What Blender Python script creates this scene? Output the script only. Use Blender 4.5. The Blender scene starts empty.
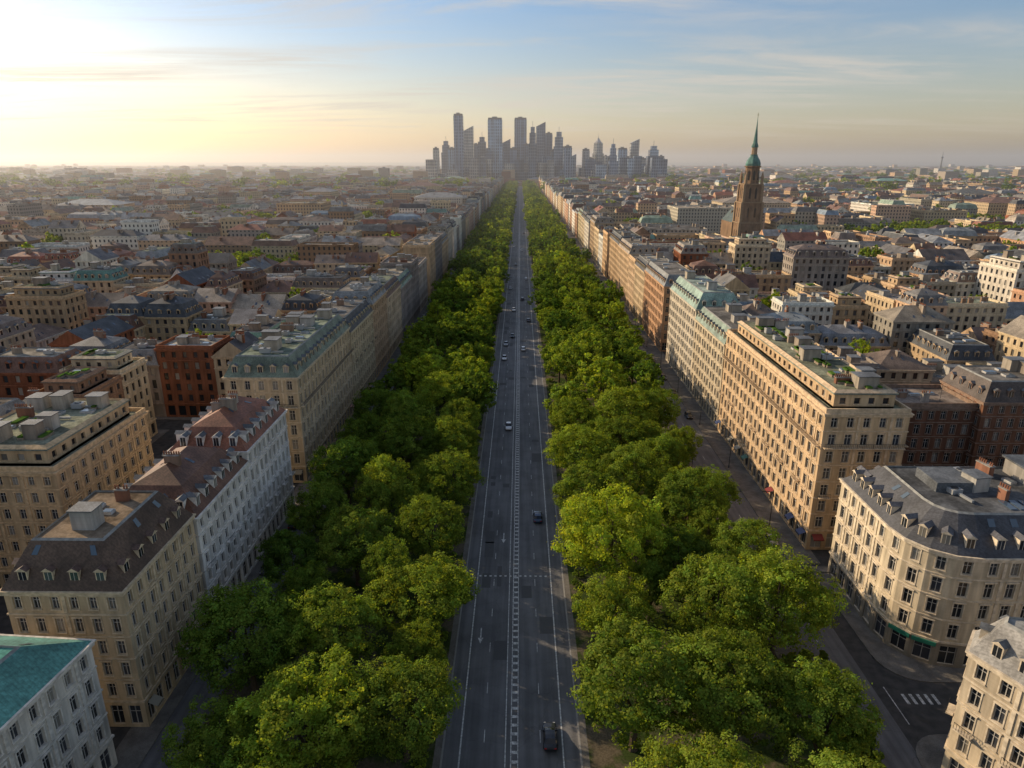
import bpy, math, random
import numpy as np
from mathutils import Vector
R_=random.Random(11)
scene=bpy.context.scene
scene.view_settings.view_transform='Standard'
scene.view_settings.look='None'
scene.view_settings.exposure=0
SUN_AZ=-60.0; SUN_EL=23.0

# ---------------------------------------------------------------- nodes
class NT:
    def __init__(s,nt): s.nt=nt; s.nt.nodes.clear()
    def n(s,t,**k):
        nd=s.nt.nodes.new(t)
        for a,b in k.items(): setattr(nd,a,b)
        return nd
    def l(s,a,b): s.nt.links.new(a,b)
    def val(s,sock,v):
        if isinstance(v,bpy.types.NodeSocket): s.l(v,sock)
        else:
            if hasattr(sock.default_value,'__len__') and len(sock.default_value)==4 and len(v)==3: v=(*v,1)
            sock.default_value=v
    def math(s,op,a,b=0.0,c=None,clamp=False):
        m=s.n('ShaderNodeMath',operation=op,use_clamp=clamp)
        s.val(m.inputs[0],a); s.val(m.inputs[1],b)
        if c is not None: s.val(m.inputs[2],c)
        return m.outputs[0]
    def mix(s,f,a,b,bt='MIX'):
        m=s.n('ShaderNodeMix',data_type='RGBA',blend_type=bt)
        s.val(m.inputs[0],f); s.val(m.inputs[6],a); s.val(m.inputs[7],b)
        return m.outputs[2]
    def noise(s,vec,scale,detail=4,rough=.55,dist=0):
        m=s.n('ShaderNodeTexNoise'); m.inputs['Scale'].default_value=scale
        m.inputs['Detail'].default_value=detail; m.inputs['Roughness'].default_value=rough
        m.inputs['Distortion'].default_value=dist
        if vec is not None: s.l(vec,m.inputs['Vector'])
        return m.outputs['Fac']
    def ramp(s,f,lo,hi,a=0.0,b=1.0):
        m=s.n('ShaderNodeMapRange'); m.interpolation_type='SMOOTHSTEP'
        s.val(m.inputs[0],f); s.val(m.inputs[1],lo); s.val(m.inputs[2],hi); s.val(m.inputs[3],a); s.val(m.inputs[4],b)
        return m.outputs[0]
    def scalev(s,vec,sc):
        m=s.n('ShaderNodeVectorMath',operation='MULTIPLY'); s.l(vec,m.inputs[0]); m.inputs[1].default_value=sc
        return m.outputs[0]

def newmat(name):
    m=bpy.data.materials.new(name); m.use_nodes=True
    return m,NT(m.node_tree)
def principled(t,col,rough=.8,spec=.3,metal=0.0):
    p=t.n('ShaderNodeBsdfPrincipled'); t.val(p.inputs['Base Color'],col)
    t.val(p.inputs['Roughness'],rough); t.val(p.inputs['Specular IOR Level'],spec); t.val(p.inputs['Metallic'],metal)
    o=t.n('ShaderNodeOutputMaterial'); t.l(p.outputs[0],o.inputs[0])
    return p
def attr(t,name='col'):
    a=t.n('ShaderNodeAttribute'); a.attribute_name=name; return a.outputs['Color']
def pos(t): return t.n('ShaderNodeNewGeometry').outputs['Position']
def t_comb(t,k):
    n=t.n('ShaderNodeCombineColor'); 
    for i in range(3): t.l(k,n.inputs[i])
    return n.outputs[0]
def diffuse(t,cc,rough=0):
    d=t.n('ShaderNodeBsdfDiffuse'); t.val(d.inputs[0],cc); o=t.n('ShaderNodeOutputMaterial'); t.l(d.outputs[0],o.inputs[0])

def m_wall():
    m,t=newmat('facade_stone'); p=pos(t); c=attr(t)
    a=t.noise(p,.12,3); b=t.noise(t.scalev(p,(1,1,.15)),.9,3)
    s=t.n('ShaderNodeSeparateXYZ'); t.l(p,s.inputs[0])
    fr=t.math('FRACT',t.math('DIVIDE',s.outputs[2],.55))
    ln=t.ramp(fr,.0,.1,.86,1.0)
    k=t.math('MULTIPLY',t.ramp(a,.3,.7,.82,1.14),t.ramp(b,.3,.72,.72,1.14))
    k=t.math('MULTIPLY',k,ln)
    diffuse(t,t.mix(1.0,c,t_comb(t,k),'MULTIPLY')); return m
def m_trim():
    m,t=newmat('trim_stone'); p=pos(t); c=attr(t); g=t.noise(p,1.3,3)
    diffuse(t,t.mix(1.0,c,t_comb(t,t.ramp(g,.3,.7,.72,1.12)),'MULTIPLY')); return m
def m_roof():
    m,t=newmat('roof_covering'); p=pos(t); c=attr(t)
    a=t.noise(p,.25,3); b=t.noise(p,2.6,3,.6)
    w=t.n('ShaderNodeTexWave',wave_type='BANDS',bands_direction='DIAGONAL'); w.inputs['Scale'].default_value=1.1; w.inputs['Distortion'].default_value=.3
    t.l(p,w.inputs['Vector'])
    k=t.math('MULTIPLY',t.ramp(a,.3,.7,.65,1.25),t.ramp(b,.3,.7,.7,1.2))
    k=t.math('MULTIPLY',k,t.ramp(w.outputs['Fac'],0,.25,.85,1.0))
    principled(t,t.mix(1.0,c,t_comb(t,k),'MULTIPLY'),.6,.35); return m
def m_flat():
    m,t=newmat('flat_roof_gravel'); p=pos(t); c=attr(t)
    a=t.noise(p,.18,4,.6,.6); b=t.noise(p,1.6,4,.65)
    k=t.math('MULTIPLY',t.ramp(a,.32,.68,.5,1.3),t.ramp(b,.3,.7,.72,1.18))
    diffuse(t,t.mix(1.0,c,t_comb(t,k),'MULTIPLY')); return m
def m_glass():
    m,t=newmat('window_glass'); c=attr(t); principled(t,c,.12,.6); return m
def m_metal():
    m,t=newmat('painted_metal'); c=attr(t); principled(t,c,.45,.4,.2); return m
def m_wallfar(name='distant_facade',su=3.1,sv=3.4,glassy=False):
    m,t=newmat(name); g=t.n('ShaderNodeNewGeometry'); p=g.outputs['Position']; c=attr(t)
    s=t.n('ShaderNodeSeparateXYZ'); t.l(p,s.inputs[0]); n=t.n('ShaderNodeSeparateXYZ'); t.l(g.outputs['True Normal'],n.inputs[0])
    ax=t.math('ABSOLUTE',n.outputs[0]); ay=t.math('ABSOLUTE',n.outputs[1])
    sel=t.math('GREATER_THAN',ay,ax)
    u=t.math('ADD',t.math('MULTIPLY',s.outputs[0],sel),t.math('MULTIPLY',s.outputs[1],t.math('SUBTRACT',1.0,sel)))
    fu=t.math('FRACT',t.math('DIVIDE',u,su)); fv=t.math('FRACT',t.math('DIVIDE',s.outputs[2],sv))
    w=.19 if not glassy else .36
    mu=t.math('LESS_THAN',t.math('ABSOLUTE',t.math('SUBTRACT',fu,.5)),w)
    mv=t.math('LESS_THAN',t.math('ABSOLUTE',t.math('SUBTRACT',fv,.52)),.27 if not glassy else .36)
    side=t.math('LESS_THAN',t.math('ABSOLUTE',n.outputs[2]),.3)
    mk=t.math('MULTIPLY',t.math('MULTIPLY',mu,mv),side)
    if glassy:
        k=t.noise(t.scalev(p,(.06,.06,.02)),1,3)
        cc=t.mix(mk,c,t.mix(1.0,c,(.45,.55,.68),'MULTIPLY'))
        cc=t.mix(1.0,cc,t_comb(t,t.ramp(k,.3,.7,.6,1.4)),'MULTIPLY')
        principled(t,cc,t.math('SUBTRACT',.4,t.math('MULTIPLY',mk,.25)),.7,.35)
    else:
        cc=t.mix(mk,c,(.045,.05,.055)); diffuse(t,cc)
    return m
MATS=[m_wall(),m_trim(),m_roof(),m_flat(),m_glass(),m_metal(),m_wallfar(),m_wallfar('tower_curtain_wall',7.0,10.0,True)]
WALL,TRIM,ROOF,FLAT,GLASS,METAL,WFAR,TOWER=range(8)

# ---------------------------------------------------------------- mesh builder
class MB:
    def __init__(s): s.v=[];s.f=[];s.m=[];s.c=[]
    def q(s,a,b,c,d,m,col):
        i=len(s.v); s.v+= [a,b,c,d]; s.f.append((i,i+1,i+2,i+3)); s.m.append(m); s.c.append(col)
    def p(s,pts,m,col):
        i=len(s.v); s.v+=pts; s.f.append(tuple(range(i,i+len(pts)))); s.m.append(m); s.c.append(col)
    def box(s,o,u,n,u0,u1,n0,n1,z0,z1,m,col,back=True,bottom=False):
        def P(a,b,z): return (o[0]+u[0]*a+n[0]*b, o[1]+u[1]*a+n[1]*b, z)
        s.q(P(u0,n1,z0),P(u1,n1,z0),P(u1,n1,z1),P(u0,n1,z1),m,col)
        s.q(P(u0,n0,z0),P(u0,n1,z0),P(u0,n1,z1),P(u0,n0,z1),m,col)
        s.q(P(u1,n1,z0),P(u1,n0,z0),P(u1,n0,z1),P(u1,n1,z1),m,col)
        s.q(P(u0,n1,z1),P(u1,n1,z1),P(u1,n0,z1),P(u0,n0,z1),m,col)
        if back: s.q(P(u1,n0,z0),P(u0,n0,z0),P(u0,n0,z1),P(u1,n0,z1),m,col)
        if bottom: s.q(P(u0,n0,z0),P(u1,n0,z0),P(u1,n1,z0),P(u0,n1,z0),m,col)
    def loft(s,cx,cy,prof,sides,m,col,rot=0.0,cap=True):
        rings=[]
        for z,r in prof:
            rings.append([(cx+r*math.cos(rot+2*math.pi*k/sides),cy+r*math.sin(rot+2*math.pi*k/sides),z) for k in range(sides)])
        for a,b in zip(rings,rings[1:]):
            for k in range(sides):
                j=(k+1)%sides; s.q(a[k],a[j],b[j],b[k],m,col)
        if cap: s.p(rings[-1],m,col)
    def build(s,name,mats=None,parent=None,origin=None):
        me=bpy.data.meshes.new(name)
        V=np.array(s.v,dtype=np.float64)
        if origin is None:
            origin=((V[:,0].min()+V[:,0].max())/2,(V[:,1].min()+V[:,1].max())/2,0.0)
        V-=np.array(origin)
        me.from_pydata(V.tolist(),[],s.f)
        for mm in (mats or MATS): me.materials.append(mm)
        me.polygons.foreach_set('material_index',s.m)
        at=me.attributes.new('col','FLOAT_COLOR','FACE')
        C=np.ones((len(s.c),4),dtype=np.float32); C[:,:3]=np.array(s.c,dtype=np.float32)[:,:3]
        at.data.foreach_set('color',C.ravel())
        me.update()
        ob=bpy.data.objects.new(name,me); ob.location=origin
        scene.collection.objects.link(ob)
        if parent: ob.parent=parent
        return ob

def offs(P,d):
    out=[];n=len(P)
    for i in range(n):
        a=P[i-1];b=P[i];c=P[(i+1)%n]
        e1=(b[0]-a[0],b[1]-a[1]);l1=math.hypot(*e1);e2=(c[0]-b[0],c[1]-b[1]);l2=math.hypot(*e2)
        n1=(e1[1]/l1,-e1[0]/l1);n2=(e2[1]/l2,-e2[0]/l2)
        k=d/(1+n1[0]*n2[0]+n1[1]*n2[1])
        out.append((b[0]+(n1[0]+n2[0])*k,b[1]+(n1[1]+n2[1])*k))
    return out
def band(mb,A,za,B,zb,m,col):
    n=len(A)
    for i in range(n):
        j=(i+1)%n
        mb.q((*A[i],za),(*A[j],za),(*B[j],zb),(*B[i],zb),m,col)
def ring(mb,P,d,z0,z1,m,col):
    O=offs(P,d); band(mb,O,z0,O,z1,m,col); band(mb,O,z1,P,z1,m,col); band(mb,P,z0,O,z0,m,col)
def jit(c,rng,a=.08):
    k=1+rng.uniform(-a,a); return (c[0]*k*(1+rng.uniform(-.04,.04)),c[1]*k,c[2]*k*(1+rng.uniform(-.05,.05)))

def glasscol(rng):
    r=rng.random()
    if r<.17: k=rng.uniform(.12,.34); return (k,k*.93,k*.8)
    if r<.5: return (.045,.05,.06)
    return (.02,.023,.028)

def facade(mb,p0,p1,z0,H,gfh,nf,st,lod,rng,win=True):
    L=math.hypot(p1[0]-p0[0],p1[1]-p0[1])
    if L<.01: return
    u=((p1[0]-p0[0])/L,(p1[1]-p0[1])/L); n=(u[1],-u[0])
    wc=st['wall']
    def P(a,b,z): return (p0[0]+u[0]*a+n[0]*b,p0[1]+u[1]*a+n[1]*b,z)
    def Q(a0,a1,za,zb,m=WALL,col=None): mb.q(P(a0,0,za),P(a1,0,za),P(a1,0,zb),P(a0,0,zb),m,col or wc)
    if lod==0 or not win or L<2.2:
        Q(0,L,z0,z0+H,WFAR if lod==0 else WALL); return
    bay=st.get('bay',3.2); nb=max(1,int(round((L-.6)/bay))); mg=.3 if L>6 else 0; cell=(L-2*mg)/nb
    fh=(H-gfh)/nf
    z=z0; dep=.3
    for k in range(nf+1):
        h=gfh if k==0 else fh
        if k==0: ww=min(cell*.68,2.6); sh=.5; wh=gfh-1.3
        elif k==nf: ww=min(cell*.42,1.25); sh=.9; wh=fh-1.65
        else: ww=min(cell*.44,1.35); sh=.75; wh=fh-1.3
        a,b=z+sh,z+sh+wh
        gc=wc if k>0 else st.get('ground',wc)
        Q(0,L,z,a,WALL,gc); Q(0,L,b,z+h,WALL,gc)
        last=0
        for i in range(nb):
            c=mg+(i+.5)*cell; x0=c-ww/2;x1=c+ww/2
            Q(last,x0,a,b,WALL,gc); last=x1
            mb.q(P(x0,0,a),P(x1,0,a),P(x1,-dep,a),P(x0,-dep,a),TRIM,st['trim'])
            mb.q(P(x0,0,a),P(x0,-dep,a),P(x0,-dep,b),P(x0,0,b),WALL,gc)
            mb.q(P(x1,-dep,a),P(x1,0,a),P(x1,0,b),P(x1,-dep,b),WALL,gc)
            mb.q(P(x0,-dep,b),P(x1,-dep,b),P(x1,0,b),P(x0,0,b),WALL,gc)
            mb.q(P(x0,-dep,a),P(x1,-dep,a),P(x1,-dep,b),P(x0,-dep,b),GLASS,glasscol(rng))
            if lod>=2:
                fc=st.get('frame',(.5,.48,.44)); o=p0
                B=lambda u0,u1,n0,n1,za,zb,m,col: mb.box(o,u,n,u0,u1,n0,n1,za,zb,m,col,False,True)
                B(x0+.002,x0+.09,-dep+.004,-dep+.09,a+.003,b-.003,METAL,fc); B(x1-.09,x1-.002,-dep+.004,-dep+.09,a+.003,b-.003,METAL,fc)
                B(c-.045,c+.045,-dep+.004,-dep+.08,a+.003,b-.003,METAL,fc)
                B(x0+.092,x1-.092,-dep+.004,-dep+.07,b-.1,b-.003,METAL,fc)
                B(x0+.092,x1-.092,-dep+.004,-dep+.06,a+wh*.64,a+wh*.64+.07,METAL,fc)
                if k>0:
                    B(x0-.18,x1+.18,0,.16,a-.16,a-.01,TRIM,st['trim'])
                    B(x0-.17,x0-.01,0,.07,a,b+.05,TRIM,st['trim']); B(x1+.01,x1+.17,0,.07,a,b+.05,TRIM,st['trim'])
                    B(x0-.2,x1+.2,0,.13,b+.052,b+.24,TRIM,st['trim'])
                    if k in st.get('ped',(2,)): B(x0-.28,x1+.28,0,.26,b+.242,b+.38,TRIM,st['trim'])
                    bal=st.get('balc',{})
                    if k in bal and (i%bal[k]==0):
                        w0,w1=(x0-.4,x1+.4); 
                        if bal[k]==1: w0,w1=c-cell/2+.01,c+cell/2-.01
                        B(w0,w1,.17,1.0,z+.26,z+.42,TRIM,st['trim'])
                        B(w0,w1,.93,.98,z+1.3,z+1.36,METAL,(.03,.03,.03))
                        nn=int((w1-w0)/.32)
                        for j in range(nn+1):
                            xx=w0+.03+j*(w1-w0-.06)/nn; B(xx-.02,xx+.02,.935,.97,z+.422,z+1.298,METAL,(.03,.03,.03))
                else:
                    if i%2==0 and st.get('awning') and rng.random()<.6:
                        ac=rng.choice([(.25,.05,.04),(.05,.14,.09),(.3,.27,.2),(.06,.08,.16)])
                        mb.q(P(x0,.02,b-.1),P(x1,.02,b-.1),P(x1,1.3,b-.7),P(x0,1.3,b-.7),METAL,ac)
                        mb.q(P(x0,1.3,b-.7),P(x1,1.3,b-.7),P(x1,1.3,b-.95),P(x0,1.3,b-.95),METAL,ac)
            elif lod==1 and k>0:
                mb.box(p0,u,n,x0-.12,x1+.12,0,.12,a-.14,a-.01,TRIM,st['trim'],False)
        Q(last,L,a,b,WALL,gc)
        if lod>=2 and st.get('pil') and k>0:
            for i in range(0,nb+1,st['pil']):
                c=mg+i*cell; 
                if c<.35 or c>L-.35: continue
                mb.box(p0,u,n,c-.22,c+.22,0,.13,z+.36,z+h-.02,TRIM,st['trim'],False)
        z+=h

def inpoly(P,rng,sh):
    Q=offs(P,-sh); n=len(Q)
    x0,x1=min(q[0] for q in Q),max(q[0] for q in Q); y0,y1=min(q[1] for q in Q),max(q[1] for q in Q)
    for _ in range(12):
        x,y=rng.uniform(x0,x1),rng.uniform(y0,y1)
        if all((Q[(i+1)%n][0]-Q[i][0])*(y-Q[i][1])-(Q[(i+1)%n][1]-Q[i][1])*(x-Q[i][0])>=0 for i in range(n)): return (x,y)
    return (sum(q[0] for q in Q)/n,sum(q[1] for q in Q)/n)

def chimney(mb,x,y,u,n,z,h,rng,lod=1):
    c=rng.choice([(.26,.13,.085),(.34,.28,.22),(.3,.2,.14),(.4,.36,.31)])
    w=rng.uniform(.35,.5);l=rng.uniform(.7,1.7)
    mb.box((x,y),u,n,-l,l,-w,w,z-1.5,z+h,WALL if lod else FLAT,c)
    if lod:
        mb.box((x,y),u,n,-l-.1,l+.1,-w-.1,w+.1,z+h+.002,z+h+.16,TRIM,(.3,.28,.25),True,True)
        k=int(l/.35)
        for i in range(-k,k+1):
            if rng.random()<.8: mb.loft(x+u[0]*i*.42,y+u[1]*i*.42,[(z+h+.162,.15),(z+h+.75,.12)],6,TRIM,(.28,.13,.08))

def clutter(mb,P,z,rng,lod,n=6):
    e=(P[1][0]-P[0][0],P[1][1]-P[0][1]);L=math.hypot(*e);u=(e[0]/L,e[1]/L);nn=(u[1],-u[0])
    placed=[]
    for _ in range(n):
        for tr in range(5):
            c=inpoly(P,rng,2.2)
            if all(math.hypot(c[0]-q[0],c[1]-q[1])>3.4 for q in placed): break
        else: continue
        placed.append(c); r=rng.random()
        if r<.2:
            a,b,h=rng.uniform(1.2,2.2),rng.uniform(1.0,1.8),rng.uniform(2,2.9)
            mb.box(c,u,nn,-a,a,-b,b,z,z+h,WALL if lod else FLAT,rng.choice([(.4,.35,.28),(.3,.25,.2),(.42,.4,.36)]))
            mb.box(c,u,nn,-a-.2,a+.2,-b-.2,b+.2,z+h+.002,z+h+.15,ROOF,(.14,.15,.16),True,True)
        elif r<.5:
            a,b,h=rng.uniform(.6,1.3),rng.uniform(.5,1),rng.uniform(.9,1.6)
            mb.box(c,u,nn,-a,a,-b,b,z+.15,z+h,METAL,(.36,.37,.37))
            if lod:
                mb.loft(c[0],c[1],[(z+h+.003,min(a,b)*.75),(z+h+.12,min(a,b)*.75)],10,METAL,(.05,.05,.05))
                mb.box(c,u,nn,a+.3,a+3,-.2,.2,z+.2,z+.6,METAL,(.3,.31,.31))
        elif r<.72:
            a,b=rng.uniform(.7,1.7),rng.uniform(.5,.9)
            mb.box(c,u,nn,-a,a,-b,b,z,z+.4,TRIM,(.45,.44,.42)); 
            mb.box(c,u,nn,-a+.1,a-.1,-b+.1,b-.1,z+.402,z+.47,GLASS,(.08,.11,.14))
        elif r<.9: chimney(mb,c[0],c[1],u,nn,z,rng.uniform(1.2,2.2),rng,lod)
        elif lod:
            mb.box(c,u,nn,-.04,.04,-.04,.04,z,z+rng.uniform(3,5),METAL,(.1,.1,.1))
            for k in range(3): mb.box(c,u,nn,-.6,.6,-.02,.02,z+1.9+k*.35,z+1.93+k*.35,METAL,(.12,.12,.12))

def dormers(mb,P,z,inset,h,st,rng,sp=3.2,lod=1):
    n_=len(P)
    for i in range(n_):
        a=P[i];b=P[(i+1)%n_];L=math.hypot(b[0]-a[0],b[1]-a[1])
        if L<2.6: continue
        u=((b[0]-a[0])/L,(b[1]-a[1])/L);n=(u[1],-u[0]); k=max(1,int(round((L-2)/sp)))
        if L<5: k=1
        w=.62; dh=min(2.0,h*.6); z0=z+.55
        for j in range(k):
            c=1+(j+.5)*(L-2)/k if L>=5 else L/2
            f=-inset*.16-.05
            mb.box(a,u,n,c-w,c+w,-inset-.2,f,z0,z0+dh,TRIM,st['trim'],False)
            def P_(x,y,zz): return (a[0]+u[0]*x+n[0]*y,a[1]+u[1]*x+n[1]*y,zz)
            mb.q(P_(c-w+.14,f+.006,z0+.2),P_(c+w-.14,f+.006,z0+.2),P_(c+w-.14,f+.006,z0+dh-.18),P_(c-w+.14,f+.006,z0+dh-.18),GLASS,glasscol(rng))
            if lod>1: mb.box(a,u,n,c-.03,c+.03,f+.008,f+.04,z0+.2,z0+dh-.18,METAL,(.5,.48,.45),False)
            rc=st.get('dormroof',(.13,.14,.15)); o=.16
            e0,e1,e2=P_(c-w-o,f+.2,z0+dh),P_(c+w+o,f+.2,z0+dh),P_(c,f+.2,z0+dh+.5)
            g0,g1,g2=P_(c-w-o,-inset-.3,z0+dh),P_(c+w+o,-inset-.3,z0+dh),P_(c,-inset-.3,z0+dh+.5)
            mb.p([e0,e1,e2],TRIM,st['trim']); mb.q(e1,g1,g2,e2,ROOF,rc); mb.q(g0,e0,e2,g2,ROOF,rc)

def roof(mb,P,z,kind,st,lod,rng,rh=4.2):
    rc=st['roof']; flatc=st.get('flat',(.2,.19,.175))
    if kind=='mansard':
        ins=st.get('ins',1.7)
        E=offs(P,.15); A=offs(P,-ins)
        band(mb,E,z,A,z+rh,ROOF,rc)
        if st.get('top','flat')=='flat' or len(P)!=4:
            T=offs(A,-.3); band(mb,A,z+rh,T,z+rh+.25,TRIM,(.3,.3,.28)); 
            T2=offs(A,-.302); band(mb,T,z+rh+.25,T2,z+rh-.05,TRIM,(.3,.3,.28))
            mb.p([(*q,z+rh-.05) for q in T2],FLAT,flatc)
            clutter(mb,T2,z+rh-.05,rng,lod,st.get('nclut',7 if lod else 3))
        else: hip(mb,A,z+rh,2.0,rc,lod,rng,st,False)
        if lod and not st.get('nodorm'): dormers(mb,P,z,ins,rh,st,rng,st.get('dsp',3.3),lod)
        if lod and st.get('slopelights'):
            for i in range(len(P)):
                a=E[i];b=E[(i+1)%len(P)];c=A[(i+1)%len(P)];d=A[i];L=math.hypot(b[0]-a[0],b[1]-a[1])
                if L<8: continue
                for j in range(int(L/3.6)):
                    if rng.random()<.45: continue
                    t0=(j+.5)*3.6/L; t1=t0+1.1/L
                    def S(t_,h_): return (a[0]*(1-t_)*(1-h_)+b[0]*t_*(1-h_)+d[0]*(1-t_)*h_+c[0]*t_*h_,a[1]*(1-t_)*(1-h_)+b[1]*t_*(1-h_)+d[1]*(1-t_)*h_+c[1]*t_*h_,z+rh*h_+.09)
                    mb.q(S(t0,.7),S(t1,.7),S(t1,.9),S(t0,.9),GLASS,(.09,.12,.15))
    elif kind=='flat':
        I=offs(P,-.35); zz=z+1.0
        band(mb,P,z,P,zz,TRIM if lod else FLAT,st['trim']); band(mb,P,zz,I,zz,TRIM,st['trim']); band(mb,I,zz,I,z+.1,TRIM,st['trim'])
        mb.p([(*q,z+.1) for q in I],FLAT,flatc)
        clutter(mb,I,z+.1,rng,lod,st.get('nclut',8 if lod else 3))
    elif kind=='setback':
        I=offs(P,-.35); band(mb,P,z,P,z+.9,TRIM,st['trim']); band(mb,P,z+.9,I,z+.9,TRIM,st['trim']); band(mb,I,z+.9,I,z+.1,TRIM,st['trim'])
        S=offs(P,-2.2); mb.p([(*q,z+.1) for q in I],FLAT,flatc)
        n=len(S)
        for i in range(n): facade(mb,S[i],S[(i+1)%n],z+.1,3.0,.1,1,st,min(lod,1),rng)
        O=offs(S,.35); band(mb,O,z+3.1,O,z+3.4,ROOF,rc); band(mb,S,z+3.1,O,z+3.1,ROOF,rc)
        T=offs(S,-.5); band(mb,O,z+3.4,T,z+3.9,TRIM,st['trim']); T1=offs(S,-.75); band(mb,T,z+3.9,T1,z+3.45,TRIM,st['trim']); mb.p([(*q,z+3.5) for q in T1],FLAT,flatc)
        clutter(mb,T1,z+3.5,rng,lod,st.get('nclut',9))
        e=(T1[1][0]-T1[0][0],T1[1][1]-T1[0][1]);L=math.hypot(*e);uu=(e[0]/L,e[1]/L);n2=(uu[1],-uu[0])
        for _ in range(st.get('planters',4)):
            c=inpoly(T1,rng,1.6); a,b=rng.uniform(.8,2.4),rng.uniform(.4,.8)
            mb.box(c,uu,n2,-b,b,-a,a,z+3.5,z+3.95,TRIM,(.3,.24,.18)); mb.box(c,uu,n2,-b+.1,b-.1,-a+.1,a-.1,z+3.952,z+4.25,FLAT,(.08,.15,.03))
    else: hip(mb,offs(P,.3),z,rh,rc,lod,rng,st,kind=='gable')

def hip(mb,P,z,rh,rc,lod,rng,st,gable):
    l0=math.hypot(P[1][0]-P[0][0],P[1][1]-P[0][1]);l1=math.hypot(P[2][0]-P[1][0],P[2][1]-P[1][1])
    if l0<l1: P=P[1:]+P[:1]; l0,l1=l1,l0
    a,b,c,d=P[:4]; u=((b[0]-a[0])/l0,(b[1]-a[1])/l0); k=0 if gable else min(l1*.45,l0*.45)
    m0=((a[0]+d[0])/2+u[0]*k,(a[1]+d[1])/2+u[1]*k); m1=((b[0]+c[0])/2-u[0]*k,(b[1]+c[1])/2-u[1]*k)
    zr=z+rh
    A,B,C,D=[(*q,z) for q in (a,b,c,d)]; M0=(*m0,zr);M1=(*m1,zr)
    mb.q(A,B,M1,M0,ROOF,rc); mb.q(C,D,M0,M1,ROOF,rc)
    em=(WALL if lod else FLAT) if gable else ROOF; ec=st['wall'] if gable else rc
    mb.p([B,C,M1],em,ec); mb.p([D,A,M0],em,ec)
    n=(u[1],-u[0])
    for _ in range(rng.randint(1,3) if lod else 2):
        t=rng.uniform(.15,.85); s=rng.choice([-1,1])*rng.uniform(.05,.2)*l1
        x=m0[0]+(m1[0]-m0[0])*t+n[0]*s; y=m0[1]+(m1[1]-m0[1])*t+n[1]*s
        chimney(mb,x,y,n,u,zr-abs(s)/(l1/2)*rh,rng.uniform(1.0,1.8),rng,lod)
    if lod:
        for sgn,(p,q,r,s_) in ((1,(a,b,m1,m0)),(-1,(c,d,m0,m1))):
            for _ in range(int(l0/6)):
                t=rng.uniform(.15,.85); h0=rng.uniform(.2,.5); h1=h0+1.1/max(l1/2,1)
                def S(t_,h_,o=.06):
                    x=(p[0]+(q[0]-p[0])*t_)*(1-h_)+(s_[0]+(r[0]-s_[0])*t_)*h_; y=(p[1]+(q[1]-p[1])*t_)*(1-h_)+(s_[1]+(r[1]-s_[1])*t_)*h_
                    return (x,y,z+rh*h_+o)
                dt=.8/l0; mb.q(S(t,h0),S(t+dt,h0),S(t+dt,h1),S(t,h1),GLASS,(.07,.09,.12))

def building(P,H,st,kind,lod,rng,rh=4.2,gfh=4.6,fh=3.45,mb=None,name='apartment_building',win=None,z0=.12,extra=None):
    own=mb is None
    if own: mb=MB()
    n=len(P); nf=max(1,int(round((H-gfh)/fh)))
    for i in range(n):
        facade(mb,P[i],P[(i+1)%n],z0,H-z0,gfh-z0,nf,st,lod,rng,True if win is None else win[i])
    tc=st['trim']
    if lod>=1:
        f=(H-gfh)/nf
        ring(mb,P,.28,H-.45,H-.001,TRIM,tc); ring(mb,P,.45,H,H+.22,TRIM,tc)
        ring(mb,P,.2,gfh-.22,gfh+.1,TRIM,tc)
        if lod>=2:
            for k in range(1,nf): ring(mb,P,.09 if k%2 else .14,gfh+k*f-.02,gfh+k*f+.2,TRIM,tc)
        elif nf>3: ring(mb,P,.15,gfh+(nf-1)*f-.05,gfh+(nf-1)*f+.18,TRIM,tc)
    else: band(mb,offs(P,.4),H-.3,offs(P,.4),H+.1,FLAT,tc); band(mb,offs(P,.4),H+.1,P,H+.1,FLAT,tc)
    roof(mb,P,H+(.222 if lod else .1),kind,st,lod,rng,rh)
    if extra: extra(mb)
    if own: return mb.build(name)

def rect(x0,y0,x1,y1): return [(x0,y0),(x1,y0),(x1,y1),(x0,y1)]
CREAM=(.54,.43,.28);TAN=(.48,.34,.21);SAND=(.52,.37,.23);WHITE=(.66,.61,.52);GREYC=(.44,.39,.31);SALM=(.49,.30,.19);BRICK=(.27,.11,.06);BROWN=(.30,.19,.12);GREYD=(.29,.26,.22);PINK=(.50,.34,.25)
SLATE=(.07,.074,.08);ZINC=(.24,.25,.25);BTILE=(.17,.095,.065);RTILE=(.26,.10,.06);COPPER=(.16,.31,.26);PGREEN=(.22,.29,.22);GREYR=(.17,.165,.155);BEIGE=(.31,.26,.20);TAUPE=(.19,.145,.115);BLUER=(.2,.27,.34)
def style(wall,roof,trim=None,**k):
    d=dict(wall=wall,roof=roof,trim=trim or tuple(min(.7,c*1.15) for c in wall)); d.update(k); return d
WP=[CREAM]*3+[TAN,TAN,SAND,SAND,WHITE,WHITE,GREYC,GREYD,PINK,SALM,BRICK,BROWN]
RP=[SLATE]*3+[ZINC,ZINC,BTILE,BTILE,BTILE,TAUPE,TAUPE,RTILE,RTILE,GREYR,GREYR,BEIGE,COPPER,PGREEN,BLUER]
def rstyle(rng,wp=WP,rp=RP):
    return style(jit(rng.choice(wp),rng,.14),jit(rng.choice(rp),rng,.2),flat=jit(rng.choice([(.24,.21,.175),(.32,.29,.24),(.11,.105,.10),(.38,.35,.30),(.17,.165,.155),(.21,.23,.17)]),rng,.15))

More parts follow.
